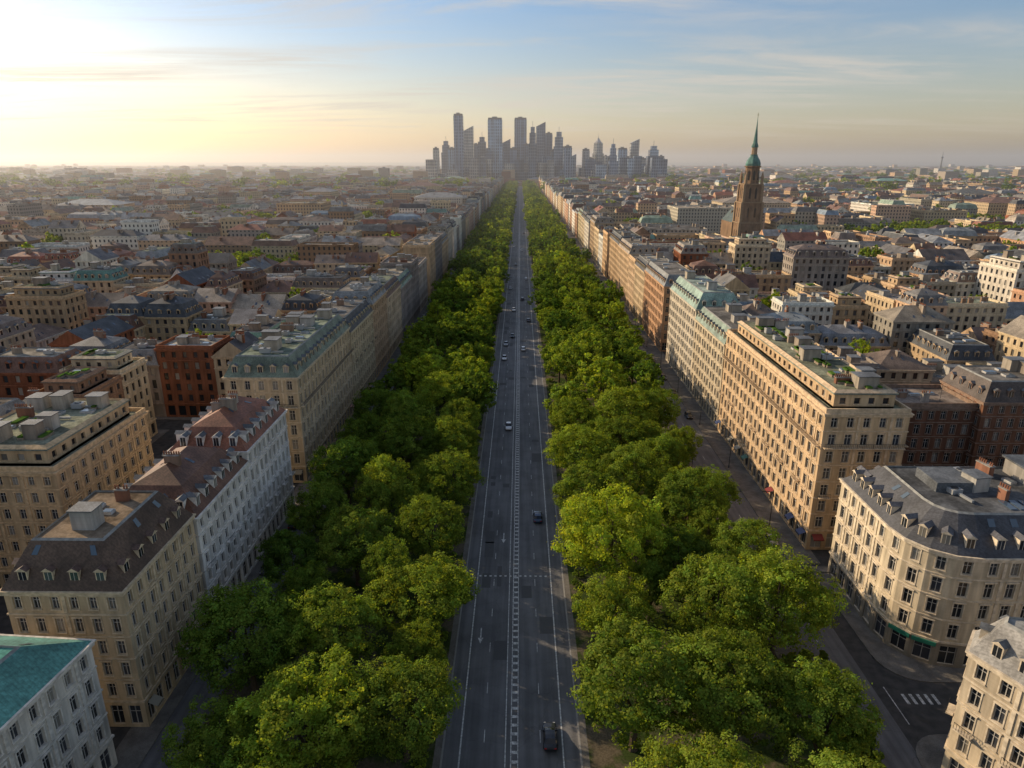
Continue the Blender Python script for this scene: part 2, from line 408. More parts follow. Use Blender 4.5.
# ---------------------------------------------------------------- manual buildings (near)
r=R_
building([(-60,40),(-54.5,40),(-51.5,69),(-66,70),(-72,46)],19,style((.60,.55,.47),(.10,.27,.23),(.66,.61,.53),flat=(.10,.26,.22),nclut=4,ins=4.5,pil=2,bay=2.7,nodorm=1,slopelights=1),'mansard',2,r,rh=2.6,fh=3.2,name='teal_roof_building')
building(rect(-66,75,-50.5,95),22,style((.56,.43,.27),(.11,.07,.048),(.61,.49,.33),flat=(.22,.17,.12),ins=2.9,bay=2.5,dsp=3.6,pil=3,dormroof=(.14,.09,.07),nclut=16,awning=1,slopelights=1),'mansard',2,r,rh=5.6,name='brown_mansard_building')
building(rect(-65,96,-50.5,117.5),21,style((.70,.66,.59),(.16,.08,.05),(.74,.70,.63),bay=2.5,ins=3.2,top='hip',balc={3:3},nclut=7),'mansard',2,r,rh=4.0,name='white_apartment_building')
building(rect(-65,117.6,-50.5,140),23,style((.70,.66,.60),(.24,.10,.06),(.74,.70,.64),bay=2.5,balc={2:2},ins=3.2,top='hip'),'mansard',2,r,rh=3.6,name='white_apartment_building')
building(rect(-68,151,-51,202),27,style((.54,.42,.27),(.17,.21,.16),(.58,.47,.32),bay=3.1,pil=2,balc={5:1},flat=(.24,.28,.22),nclut=26,ins=2.2,awning=1),'mansard',2,r,rh=4.4,name='green_roof_building')
building(rect(-66,203,-51,236),25,style(jit(CREAM,r),SLATE,bay=3,balc={4:2}),'mansard',2,r,name='apartment_building')
building(rect(-66,236.1,-51,262),27,style(jit(TAN,r),ZINC,bay=3),'mansard',2,r,name='apartment_building')
building(rect(-102,106,-79,136),24,style((.54,.39,.23),(.2,.24,.2),bay=2.9,pil=2,flat=(.26,.27,.2),nclut=26,planters=8),'setback',2,r,name='stone_apartment_building')
building([(55,68.5),(63.5,50),(84,50),(84,69),(58,72)],19,style((.60,.50,.36),(.29,.28,.26),(.66,.56,.42),bay=2.9,ins=2.4,pil=2,balc={2:2},flat=(.3,.3,.28)),'mansard',2,r,rh=4.2,name='cream_corner_building')
arc=[(60+9-9*math.cos(a),88+9-9*math.sin(a)) for a in [math.radians(x) for x in (0,22.5,45,67.5,90)]]
P1=arc+[(136,88),(136,114),(60,114)]
def r1x(mb):
    z=24.2
    mb.box((0,0),(1,0),(0,-1),84,96,-108,-98,z,z+2.8,WALL,(.3,.28,.25)); mb.box((0,0),(1,0),(0,-1),83.6,96.4,-108.4,-97.6,z+2.802,z+3.1,ROOF,(.1,.11,.12),True,True)
    mb.box((0,0),(1,0),(0,-1),68,74,-106,-100,z,z+1.8,ROOF,(.12,.13,.14)); mb.box((0,0),(1,0),(0,-1),104,118,-107,-99,z,z+2.2,ROOF,(.1,.11,.12))
    for i in range(5): mb.box((0,0),(1,0),(0,-1),76+i*1.5,77+i*1.5,-97,-94,z,z+.35,GLASS,(.06,.09,.13))
    for a,b in zip(arc[1:3],arc[2:4]):
        L=math.hypot(b[0]-a[0],b[1]-a[1]);u=((b[0]-a[0])/L,(b[1]-a[1])/L);n=(u[1],-u[0]); mb.box(a,u,n,.1,L-.1,.21,.4,3.7,4.35,METAL,(.03,.2,.14),True,True)
building(P1,19.6,style((.62,.52,.37),(.065,.067,.075),(.67,.57,.43),bay=3.2,ins=4.4,pil=1,dsp=3.2,nclut=34,flat=(.12,.125,.13),ground=(.3,.26,.2),ped=(2,3),dormroof=(.12,.12,.13),slopelights=1),'mansard',2,r,rh=4.6,fh=3.7,name='round_corner_building',extra=r1x)
building(rect(59,122,75,187),29.4,style((.56,.40,.24),(.2,.23,.19),(.62,.47,.31),bay=3.0,pil=2,balc={3:3,6:1},flat=(.23,.24,.17),nclut=46,awning=1,planters=34),'setback',2,r,fh=3.5,name='sandstone_hotel_building')
building(rect(59,188,74,222),25.5,style((.50,.42,.3),(.22,.29,.24),bay=3,pil=2),'mansard',2,r,name='apartment_building')
building(rect(59,222.1,74,262),28.5,style((.54,.47,.36),(.27,.38,.32),(.58,.52,.42),bay=3,pil=2,flat=(.3,.36,.32),nclut=16,ins=2.4),'mansard',2,r,rh=5,name='pale_green_roof_building')
building(rect(59,274,74,318),27,style(jit(SALM,r),ZINC,bay=3,pil=2),'mansard',2,r,name='apartment_building')
building(rect(79,146,104,160),22,style((.17,.085,.055),(.06,.05,.05),(.27,.19,.14),bay=2.6,flat=(.24,.2,.17),nclut=14),'flat',2,r,name='brick_building')
building(rect(104.1,144,128,160),24,style((.21,.105,.065),(.09,.07,.06),(.29,.2,.15),bay=2.6,balc={3:2}),'mansard',2,r,name='brick_building')
building(rect(128.1,145,160,160),22,style((.26,.135,.085),(.21,.08,.055),bay=2.8),'gable',2,r,name='brick_building')

far=MB()
for side in (-1,1):
    y=263 if side<0 else 319; acc=0
    while y<2250:
        L=r.uniform(18,42); lod=1 if y<720 else 0
        st=rstyle(r,[CREAM,TAN,SAND,GREYC,WHITE,GREYD,PINK] if side<0 else [SAND,SALM,TAN,SAND,CREAM,PINK,WHITE],[ZINC,SLATE,GREYR,PGREEN,BTILE,BEIGE]); st['bay']=3.2
        xa,xb=(-66,-51) if side<0 else (59,74)
        H=r.uniform(22,29)
        building(rect(xa,y,xb,y+L),H,st,r.choice(['mansard','mansard','flat','mansard']),lod,r,mb=None if lod else far,win=[False,True,True,True] if side<0 else None)
        y+=L+.05; acc+=L
        if acc>110: y+=12; acc=0

pave=MB(); PAVC=(.24,.22,.2)
trees_court=[]; parks=[]
def block(x0,y0,x1,y1,lod,rng):
    ang=math.radians(rng.uniform(-3.5,3.5))
    if y0<170: ang=0
    cx,cy=(x0+x1)/2,(y0+y1)/2
    def xf(x,y):
        x-=cx;y-=cy; return (cx+x*math.cos(ang)-y*math.sin(ang),cy+x*math.sin(ang)+y*math.cos(ang))
    O=[xf(*q) for q in rect(x0-2.2,y0-2.2,x1+2.2,y1+2.2)]
    band(pave,O,-.02,O,.12,0,PAVC); pave.p([(*q,.12) for q in O],0,PAVC)
    rr=rng.random()
    if (lod==0 or y0>230) and rr<(.17 if x0>0 else .08):
        parks.append((x0,y0,x1,y1)); return
    if lod==0 and rr>.92:
        st=rstyle(rng,[CREAM,WHITE,TAN,GREYC]); st['nclut']=14
        building([xf(*q) for q in rect(x0+2,y0+4,x1-2,y1-8)],rng.uniform(20,32),st,rng.choice(['flat','mansard','hip']),0,rng,rh=6,mb=far); return
    d=rng.uniform(12,14.5); lots=[]
    w0,w1=(12,24) if lod else (15,34)
    def split(a,b):
        out=[];p=a
        while b-p>w1+2: 
            w=rng.uniform(w0,w1); out.append((p,p+w)); p+=w
        out.append((p,b)); return out
    for a,b in split(x0,x1): lots.append(rect(a,y0,b-.04,y0+d+rng.uniform(-1,1)))
    for a,b in split(x0,x1): lots.append(rect(a,y1-d,b-.04,y1+rng.uniform(-.6,.6)))
    for a,b in split(y0+d+1.1,y1-d-.1): lots.append(rect(x0,a,x0+d,b-.04)); 
    for a,b in split(y0+d+1.1,y1-d-.1): lots.append(rect(x1-d,a,x1,b-.04))
    if x1-x0-2*d>16 and rng.random()<.5: 
        lots.append(rect(x0+d+3,y0+d+4,x0+d+3+rng.uniform(9,14),y1-d-5))
        if rng.random()<.6: trees_court.append((x1-d-7,cy,lod))
    else: trees_court.append((cx,cy,lod))
    base=rng.uniform(17,22)
    for P in lots:
        st=rstyle(rng); H=base+rng.uniform(-3.5,4); P=[xf(*q) for q in P]
        if rng.random()<.06: H+=8
        kind=rng.choice(['mansard','mansard','flat','flat','hip','gable','gable','setback' if lod else 'flat'])
        st['bay']=rng.uniform(2.7,3.5)
        if kind in('hip','gable'): st['roof']=jit(rng.choice([BTILE,RTILE,TAUPE,SLATE,GREYR,ZINC,BEIGE,BTILE]),rng,.2)
        if kind=='mansard' and rng.random()<.4: st['top']='hip'
        if lod==0: st['nclut']=3
        else: st['nclut']=rng.randint(6,13)
        building(P,H,st,kind,lod,rng,rh=rng.uniform(3.4,4.6) if kind!='gable' else rng.uniform(4,5.5),mb=None if lod else far)
def vis(x,y): return abs(x)<.77*(y*.95+25)+75
def fill(side,xs,ys):
    y=ys
    while y<2100:
        h=r.uniform(48,66); x=xs
        while True:
            w=r.uniform(46,84)
            xa,xb=(x,x+w) if side>0 else (-x-w,-x)
            if not vis(x,y+h): break
            skip=False
            if side>0 and abs((xa+xb)/2-211)<42 and y<700 and y+h>600: skip=True
            if side<0 and y<137 and x<100: 
                x=104; continue
            if side>0 and y<161 and x<160: skip=True
            if not skip: block(xa,y,xb,y+h,1 if y<400 and x<330 else 0,r)
            x+=w+r.uniform(10,15)
        y+=h+r.uniform(10,14)
fill(1,84,118)
fill(-1,79,60)
cp=[(53.5,66)]+[(53.5+5-5*math.cos(a),70+5*math.sin(a)) for a in [math.radians(x) for x in range(0,91,15)]]+[(86,75),(86,46),(58,46)]
A_=sum(cp[i][0]*cp[(i+1)%len(cp)][1]-cp[(i+1)%len(cp)][0]*cp[i][1] for i in range(len(cp)))
if A_<0: cp=cp[::-1]
band(pave,cp,0,cp,.13,0,PAVC); pave.p([(*q,.13) for q in cp],0,PAVC)
ci=[(57.2,90)]+[(57.2+6-6*math.cos(a),91-6*math.sin(a)) for a in [math.radians(x) for x in range(0,91,15)]]+[(140,85),(140,116),(57.2,116)]
band(pave,ci,0,ci,.134,0,PAVC); pave.p([(*q,.134) for q in ci],0,PAVC)
pave_mat,t=newmat('pavement'); pp=pos(t); nn=t.noise(pp,.4,5,.65); n2=t.noise(pp,6,3)
k=t.math('MULTIPLY',t.ramp(nn,.3,.7,.7,1.15),t.ramp(n2,.3,.7,.85,1.1))
diffuse(t,t.mix(1.0,(.19,.175,.155),t_comb(t,k),'MULTIPLY'))
pave.build('pavement',mats=[pave_mat])

rng=random.Random(5)
for i in range(9000):
    y=2050*math.exp(rng.random()*1.45); x=rng.uniform(-.86,.86)*y
    if abs(x)<60 and y<2300: continue
    k=y/2050; w=rng.uniform(10,30)*(.7+.5*k); d=rng.uniform(10,22)*(.7+.6*k); h=rng.uniform(9,24)
    if rng.random()<.02: h=rng.uniform(30,50); w=d=rng.uniform(14,26)
    wc=jit(rng.choice(WP),rng,.2); rc=jit(rng.choice(RP+[(.25,.22,.2)]*4),rng,.2)
    P=rect(x-w,y-d,x+w,y+d); band(far,P,0,P,h,WFAR,wc)
    if rng.random()<.6: far.p([(*q,h) for q in P],FLAT,rc)
    else:
        A=offs(P,-min(w,d)*.8); band(far,P,h,A,h+5,ROOF,rc); far.p([(*q,h+5) for q in A],ROOF,rc)
far.build('distant_city')

# ---------------------------------------------------------------- skyline
def px(x_,yd): return (x_-520)*(yd*.9516)/682.7+.9
def pz(y_,yd): return 75+yd*math.tan(-math.radians(17.9)-math.atan((y_-384)/682.7))
sk=[(436,6,150,0),(446,9,143,1),(459,9,116,0),(468,11,128,2),(476,8,146,0),(482,10,139,1),(495,14,120,0),(506,8,141,2),(513,7,150,0),(520,12,120,0),(532,8,129,1),(540,9,124,2),(548,7,135,0),(558,10,134,1),(567,8,148,0),(573,5,156,2),(585,7,151,0),(597,10,138,3),(605,6,158,0),(612,7,146,1),(621,9,150,0),(633,8,141,2),(642,6,160,0),(652,11,148,1),(660,6,158,0),
 (452,8,150,0),(488,8,150,1),(501,7,152,0),(526,6,146,0),(553,6,152,0),(590,6,160,0),(627,6,158,1)]
rng=random.Random(3)
TC_=[(.13,.19,.28),(.17,.23,.31),(.28,.28,.28),(.08,.12,.18),(.34,.33,.31),(.24,.33,.43),(.1,.15,.22)]
for X,W,Y,kd in sk:
    yd=rng.uniform(2400,2800); x=px(X,yd); hw=W*.5*yd*.9516/682.7; h=pz(Y,yd); mb=MB()
    c=rng.choice(TC_); d=hw*rng.uniform(.8,1.2)
    if kd==0:
        P=rect(x-hw,yd-d,x+hw,yd+d); band(mb,P,0,P,h-6,TOWER,c); I=offs(P,-1.2); band(mb,P,h-6,I,h-6,TRIM,c); band(mb,I,h-6,I,h,METAL,(.1,.1,.1)); mb.p([(*q,h) for q in I],FLAT,(.1,.1,.1))
        mb.box((x,yd),(1,0),(0,-1),-hw*.4,hw*.3,-d*.4,d*.4,h,h+4,METAL,(.2,.2,.2))
        for e in (-.34,.0,.34): mb.box((x,yd-d),(1,0),(0,-1),hw*e*2-1.2,hw*e*2+1.2,0,1.5,0,h-6,TRIM,tuple(q*1.5 for q in c),False)
    elif kd==1:
        P=rect(x-hw,yd-d,x+hw,yd+d); h1=h*.72;h2=h*.9
        for a,b,ii in ((0,h1,0),(h1,h2,-hw*.22),(h2,h,-hw*.5)):
            Q=offs(P,ii); band(mb,Q,a,Q,b,TOWER,c); mb.p([(*q,b) for q in Q],FLAT,(.12,.12,.12))
        mb.box((x,yd),(1,0),(0,-1),-.6,.6,-.6,.6,h,h+18,METAL,(.2,.2,.2))
    elif kd==2:
        P=rect(x-hw,yd-d,x+hw,yd+d); z1=h-hw*1.1
        band(mb,P,0,P,z1,TOWER,c)
        a,b,cc,dd=P; mb.q((*a,z1),(*b,z1),(*b,h),(*a,z1+2),TOWER,c) 
        mb.q((*b,z1),(*cc,z1),(*cc,h),(*b,h),TOWER,c); mb.q((*dd,z1),(*cc,z1),(*cc,h),(*dd,z1+2),TOWER,c); mb.q((*a,z1+2),(*b,h),(*cc,h),(*dd,z1+2),METAL,c)
    else:
        mb.loft(x,yd,[(0,hw*1.3),(h*.62,hw*1.25),(h*.63,hw),(h*.85,hw*.95),(h*.86,hw*.7),(h*.97,.8),(h+10,.2)],8,TOWER,c,math.pi/8)
    mb.build('skyscraper')
mb=MB()
for i in range(90):
    yd=rng.uniform(2350,2800); X=rng.uniform(430,668); x=px(X,yd); 
    hw=rng.uniform(9,20); h=rng.uniform(30,95); P=rect(x-hw,yd-hw,x+hw,yd+hw); c=rng.choice(TC_)
    band(mb,P,0,P,h,TOWER,c); mb.p([(*q,h) for q in P],FLAT,(.2,.2,.2))
mb.build('distant_office_towers')
mb=MB(); x=px(938,3600); mb.loft(x,3600,[(0,5),(60,3.5),(90,2.5),(92,5),(97,5),(98,1.5),(122,.4)],10,TRIM,(.2,.2,.2)); mb.build('broadcast_tower')
for X,W,Y,yd in((71,20,170,3000),(383,10,170,2600),(398,5,181,2300),(240,14,196,1700)):
    mb=MB(); x=px(X,yd); hw=W*.5*yd*.95/682.7; h=pz(Y,yd); P=rect(x-hw,yd-12,x+hw,yd+12); band(mb,P,0,P,h,WFAR,(.3,.26,.22)); mb.p([(*q,h) for q in P],FLAT,(.2,.2,.2)); mb.box((x,yd),(1,0),(0,-1),-4,4,-4,4,h,h+4,TRIM,(.3,.3,.3)); mb.build('tower_block')

# ---------------------------------------------------------------- church tower
mb=MB(); cx,cy=211,650; SC=(.26,.17,.105); TC=(.34,.24,.15); CU=(.07,.18,.15)
def stage(hw,z0,z1,nw,wh):
    P=rect(cx-hw,cy-hw,cx+hw,cy+hw); band(mb,P,z0,P,z1,WALL,SC); ring(mb,P,.7,z1-.9,z1,TRIM,TC)
    for i in range(4):
        a=P[i];b=P[(i+1)%4];L=2*hw;u=((b[0]-a[0])/L,(b[1]-a[1])/L);n=(u[1],-u[0])
        for e in (0,L): mb.box(a,u,n,e-1,e+1,-.9,1.1,z0,z1-1,TRIM,TC)
        for j in range(nw):
            c=L*(j+1)/(nw+1); w=.9
            zb=z0+(z1-z0-wh)/2; pts=[(c-w,zb),(c+w,zb),(c+w,zb+wh*.8),(c,zb+wh),(c-w,zb+wh*.8)]
            mb.p([(a[0]+u[0]*q+n[0]*.02,a[1]+u[1]*q+n[1]*.02,zz) for q,zz in pts],GLASS,(.02,.02,.02))
    mb.p([(*q,z1) for q in P],FLAT,(.2,.17,.14))
stage(10,0,22,2,9); stage(9.3,22,40,2,9); stage(8,40,56,2,10)
for sx in(-1,1):
    for sy in(-1,1): mb.loft(cx+sx*7.2,cy+sy*7.2,[(56,1.4),(61,1.3),(61.2,1.6),(67,.1)],6,TRIM,TC)
mb.loft(cx,cy,[(56,6.6),(70,6.2),(70.3,7.2),(71.3,7.2)],8,WALL,SC,math.pi/8)
for k in range(8):
    a=math.pi/4*k; d=6.12; ux,uy=-math.sin(a),math.cos(a)
    pts=[(-1,59),(1,59),(1,66),(0,68),(-1,66)]
    mb.p([(cx+math.cos(a)*d+ux*q,cy+math.sin(a)*d+uy*q,zz) for q,zz in pts],GLASS,(.02,.02,.02))
mb.loft(cx,cy,[(71.3,6.3),(73,6.6),(76,5.6),(79,3.6),(80.5,3.0),(80.6,3.4),(81,3.4)],8,ROOF,CU,math.pi/8)
mb.loft(cx,cy,[(81,2.5),(87,2.4)],8,TRIM,TC,math.pi/8)
mb.loft(cx,cy,[(87,3.1),(88.5,2.9),(91,1.9),(94,1.6),(104,.6),(112,.12)],8,ROOF,CU,math.pi/8)
mb.box((cx,cy),(1,0),(0,-1),-.15,.15,-.15,.15,112,116,METAL,(.3,.25,.1)); mb.box((cx,cy),(1,0),(0,-1),-1,1,-.13,.13,114,114.3,METAL,(.3,.25,.1))
Pn=rect(cx-9,cy+11,cx+9,cy+52); band(mb,Pn,0,Pn,20,WALL,SC); hip(mb,Pn,20,11,(.07,.1,.09),1,rng,dict(wall=SC,trim=TC),True)
mb.build('church_tower')

# ---------------------------------------------------------------- ground, roads
gm,t=newmat('city_ground'); p=pos(t); a=t.noise(p,.004,5,.6); b=t.noise(p,.03,4,.6); c=t.noise(p,.6,3)
s=t.n('ShaderNodeSeparateXYZ'); t.l(p,s.inputs[0])
near=t.mix(t.ramp(c,.3,.7),(.06,.06,.058),(.095,.09,.085))
farc=t.mix(t.ramp(a,.42,.55),(.17,.14,.11),(.05,.08,.03)); farc=t.mix(t.ramp(b,.52,.64),farc,(.22,.19,.16))
f=t.ramp(s.outputs[1],1900,2600); diffuse(t,t.mix(f,near,farc))
def sheet(name,rects,z,mat):
    V=[];F=[]
    for (x0,y0,x1,y1) in rects:
        i=len(V); V+=[(x0,y0,z),(x1,y0,z),(x1,y1,z),(x0,y1,z)]; F.append((i,i+1,i+2,i+3))
    me=bpy.data.meshes.new(name); me.from_pydata(V,[],F); me.materials.append(mat); ob=bpy.data.objects.new(name,me); scene.collection.objects.link(ob); return ob
sheet('ground',[(-45000,-3000,45000,60000)],0,gm)
am,t=newmat('asphalt'); p=pos(t); a=t.noise(p,.15,5,.6); b=t.noise(t.scalev(p,(1,.04,1)),1.1,4,.5); c=t.noise(p,14,2)
vo=t.n('ShaderNodeTexVoronoi',feature='DISTANCE_TO_EDGE'); vo.inputs['Scale'].default_value=.16
vn=t.n('ShaderNodeTexNoise'); vn.inputs['Scale'].default_value=.8; t.l(p,vn.inputs['Vector']); 
vm=t.n('ShaderNodeVectorMath',operation='ADD'); t.l(p,vm.inputs[0]); t.l(vn.outputs['Color'],vm.inputs[1]); t.l(vm.outputs[0],vo.inputs['Vector'])
k=t.math('MULTIPLY',t.ramp(a,.3,.7,.8,1.2),t.ramp(b,.3,.7,.8,1.18)); k=t.math('MULTIPLY',k,t.ramp(c,.3,.7,.85,1.12)); k=t.math('MULTIPLY',k,t.ramp(vo.outputs['Distance'],.0,.012,.8,1))
principled(t,t.mix(1.0,(.125,.123,.125),t_comb(t,k),'MULTIPLY'),.7,.4)
END=2300
sheet('boulevard_road',[(-9.1,-40,9.1,END)],.004,am)
sheet('service_road',[(-48.5,-40,-43,END),(46,-40,54,END)],.004,am)
def slab(name,x0,x1,mat,y0=-40,y1=END,z=.13):
    m=MB(); m.box((0,0),(1,0),(0,-1),x0,x1,-y1,-y0,0,z,0,(.2,.2,.2)); return m.build(name,mats=[mat])
pm,t=newmat('promenade_gravel'); p=pos(t); a=t.noise(p,.2,5,.6); b=t.noise(p,4,3)
cc=t.mix(t.ramp(a,.46,.6),(.045,.065,.02),(.12,.10,.07)); cc=t.mix(1.0,cc,t_comb(t,t.ramp(b,.3,.7,.75,1.2)),'MULTIPLY'); diffuse(t,cc)
slab('promenade',-43,-10.3,pm); slab('promenade',10.3,42,pm)
slab('pavement',-10.297,-9.35,pave_mat); slab('pavement',9.35,10.297,pave_mat)
slab('pavement',42.003,46,pave_mat); slab('pavement',-53,-48.5,pave_mat); slab('pavement',54,60,pave_mat,117,END); 
km,t=newmat('kerb_stone'); principled(t,t.mix(t.noise(pos(t),1.5),(.2,.19,.18),(.34,.33,.31)),.85)
slab('kerb',-9.348,-9.1,km,z=.145); slab('kerb',9.1,9.348,km,z=.145)
mk,t=newmat('road_paint'); p=pos(t); a=t.noise(p,2.2,5,.7); 
principled(t,t.mix(t.ramp(a,.36,.62),(.27,.27,.26),(.70,.69,.66)),.6,.3)
M=[]
for x in(-6.9,6.9): M.append((x-.1,-40,x+.1,END))
for x in(-.85,-.1): M.append((x-.07,-40,x+.07,END))
y=20
while y<900: M.append((.02,y,.75,y+.5)); y+=1.55
M.append((.78,-40,.89,END))
for x in(-3.75,3.9):
    y=10
    while y<END: M.append((x-.05,y,x+.05,y+2.2)); y+=9
for yy in (112,330,620):
    x=-6.6
    while x<6.6: M.append((x,yy,x+.4,yy+.4)); x+=.95
for i in range(5): M.append((57.5+i*1.1,80.6,57.95+i*1.1,82.6))
for i in range(12): M.append((66+i*5,79.6,68.5+i*5,79.75))
M.append((55.6,76.8,55.75,84.0))
for yy in range(86,600,8): M.append((49.95,yy,50.05,yy+2.5))
sheet('road_markings',M,.009,mk)
ar=MB()
for (x,y,d) in((-2.3,128,-1),(-5.4,97,-1)):
    ar.p([(x-.1,y,.0095),(x+.1,y,.0095),(x+.1,y+d*2.6,.0095),(x-.1,y+d*2.6,.0095)],0,(1,1,1)); ar.p([(x-.45,y+d*2.6,.0095),(x+.45,y+d*2.6,.0095),(x,y+d*4,.0095)],0,(1,1,1))
ar.build('arrow_markings',mats=[mk])
mm,t=newmat('asphalt_repair'); principled(t,t.mix(t.noise(pos(t),3),(.075,.075,.077),(.105,.105,.105)),.85)
rng=random.Random(9)
sheet('asphalt_patches',[(x,y,x+rng.uniform(.8,2.6),y+rng.uniform(1.2,7)) for x,y in [(rng.choice([-6.3,-3.3,1.2,4.2])+rng.uniform(0,.3),rng.uniform(60,500)) for _ in range(34)]],.0065,mm)

# ---------------------------------------------------------------- trees
lm,t=newmat('leaves'); c=attr(t); oi=t.n('ShaderNodeObjectInfo')
cc=t.mix(1.0,c,oi.outputs['Color'],'MULTIPLY')
d=t.n('ShaderNodeBsdfDiffuse'); t.l(cc,d.inputs['Color'])
tr=t.n('ShaderNodeBsdfTranslucent'); t.l(t.mix(1.0,cc,(1.75,1.6,.5),'MULTIPLY'),tr.inputs[0])
mx=t.n('ShaderNodeMixShader'); mx.inputs[0].default_value=.45; t.l(d.outputs[0],mx.inputs[1]); t.l(tr.outputs[0],mx.inputs[2])
o=t.n('ShaderNodeOutputMaterial'); t.l(mx.outputs[0],o.inputs[0])
bm,t=newmat('bark'); g=t.noise(t.scalev(pos(t),(1,1,.2)),6,4); diffuse(t,t.mix(g,(.05,.035,.025),(.14,.11,.08)))
TINTS=[(.68,.76,.9),(.85,.87,.95),(1.0,.97,1.05),(1.12,1.04,1.1),(1.28,1.15,1.15),(1.5,1.32,1.2),(1.85,1.55,1.2)]

def tree_mesh(name,R,H,K1,K2,per,leaf,seed,limbs=8,base=(.138,.215,.034),zc=.6,zr=.4,trunk=True):
    g=np.random.default_rng(seed)
    C=np.array([0,0,H*zc]); rad=np.array([R*g.uniform(.9,1.05),R*g.uniform(.9,1.05),H*zr])
    lob=[];tries=0
    while len(lob)<K1 and tries<5000:
        tries+=1
        d=g.normal(size=3); d/=np.linalg.norm(d)
        if d[2]<-.5: continue
        r_=R*g.uniform(.17,.36); pz_=C+d*rad*g.uniform(.52,.84)
        if all(np.linalg.norm(pz_-q[:3])>.66*max(r_,q[3]) for q in lob): lob.append((*pz_,r_))
    lob=np.array(lob); lob=np.vstack([lob,[*C,R*.6]])
    n2=len(lob)*K2; idx=g.integers(0,len(lob),n2); d=g.normal(size=(n2,3)); d/=np.linalg.norm(d,axis=1)[:,None]
    sp=lob[idx,:3]+d*lob[idx,3][:,None]*g.uniform(.8,1.15,(n2,1))
    dist=np.linalg.norm(sp[:,None,:]-lob[None,:,:3],axis=2)/lob[None,:,3]
    keep=(dist.min(axis=1)>.72)&(sp[:,2]>H*.2); sp=sp[keep]; sc=idx[keep]; sd=d[keep]
    sr=R*g.uniform(.05,.14,len(sp)); scol=g.uniform(.65,1.35,len(sp)); shue=g.uniform(-.12,.12,len(sp)); lcol=g.uniform(.8,1.2,len(lob))
    N=len(sp)*per; ii=np.repeat(np.arange(len(sp)),per)
    dd=g.normal(size=(N,3)); dd/=np.linalg.norm(dd,axis=1)[:,None]; dd=dd+sd[ii]*.5; dd/=np.linalg.norm(dd,axis=1)[:,None]
    rr=g.uniform(.35,1.15,N)**.6; stray=g.random(N)<.08; rr[stray]*=1.6
    ctr=sp[ii]+dd*(sr[ii]*rr)[:,None]*np.array([1.15,1.15,.85])
    nr=dd*.7+sd[ii]*.5+np.array([0,0,.35])+g.normal(size=(N,3))*.45; nr/=np.linalg.norm(nr,axis=1)[:,None]
    tg=np.cross(nr,g.normal(size=(N,3))); tg/=np.linalg.norm(tg,axis=1)[:,None]; bt=np.cross(nr,tg)
    s_=leaf*g.uniform(.55,1.3,N)[:,None]
    V=np.stack([ctr-tg*s_*.5,ctr-bt*s_*.34+tg*s_*.05,ctr+tg*s_*.55,ctr+bt*s_*.34+tg*s_*.05],1).reshape(-1,3)
    col=np.array(base)[None,:]*(scol[ii]*lcol[sc[ii]]*g.uniform(.75,1.25,N))[:,None]; col[:,0]*=1+shue[ii]+g.uniform(-.1,.2,N)
    F=np.arange(N*4).reshape(-1,4)
    mb=MB()
    if trunk:
        def tube(pts,rs,sd=7):
            ringp=[]
            for p_,r0 in zip(pts,rs): ringp.append([(p_[0]+r0*math.cos(2*math.pi*k/sd),p_[1]+r0*math.sin(2*math.pi*k/sd),p_[2]) for k in range(sd)])
            for A,B in zip(ringp,ringp[1:]):
                for k in range(sd): j=(k+1)%sd; mb.q(A[k],A[j],B[j],B[k],1,(.1,.08,.06))
        tb=.035*R+.12
        tube([(0,0,-.1),(0.05,0,.5),(.1,.05,H*.2),(.05,.1,H*.38),(0,0,H*.6),(0,0,H*.8)],[tb*1.7,tb*1.15,tb,tb*.8,tb*.45,tb*.12])
        for q in lob[:limbs]:
            m_=np.array([q[0]*.45,q[1]*.45,(H*.3+q[2])*.52]); tube([(0,0,H*.27),tuple(m_),tuple(q[:3])],[tb*.55,tb*.33,tb*.1],5)
    Vw=np.array(mb.v).reshape(-1,3); Fw=np.array(mb.f,dtype=int).reshape(-1,4)+len(V)
    VV=np.vstack([V,Vw]); FF=np.vstack([F,Fw]); nf=len(FF)
    me=bpy.data.meshes.new(name); me.vertices.add(len(VV)); me.vertices.foreach_set('co',VV.astype(np.float32).ravel())
    me.loops.add(nf*4); me.loops.foreach_set('vertex_index',FF.astype(np.int32).ravel())
    me.polygons.add(nf); me.polygons.foreach_set('loop_start',np.arange(nf,dtype=np.int32)*4)
    try: me.polygons.foreach_set('loop_total',np.full(nf,4,dtype=np.int32))
    except Exception: pass
    me.materials.append(lm); me.materials.append(bm)
    mi=np.zeros(nf,dtype=np.int32); mi[N:]=1; me.polygons.foreach_set('material_index',mi)
    me.update(calc_edges=True)
    at=me.attributes.new('col','FLOAT_COLOR','FACE'); CC=np.ones((nf,4),dtype=np.float32); CC[:N,:3]=col; CC[N:,:3]=.08
    at.data.foreach_set('color',CC.ravel())
    return me
near_m=[tree_mesh('tree_crown',R,H,K,24,54,.34,s) for R,H,K,s in((7.2,17,40,1),(7.6,18,44,2),(6.9,16.5,38,3),(7.4,17.5,42,4),(7.8,18.5,46,5),(7.0,18,40,6),(7.3,17,36,8))]
mid_m=[tree_mesh('tree_crown_mid',R,H,26,12,28,.66,s) for R,H,s in((6.8,17,11),(7.2,17,12),(6.4,16,13),(7.0,16.5,14),(7.0,18,15))]
far_m=[tree_mesh('tree_crown_far',R,H,16,8,12,1.3,s,3) for R,H,s in((7.0,16.5,21),(7.4,17,22),(6.5,16,23))]
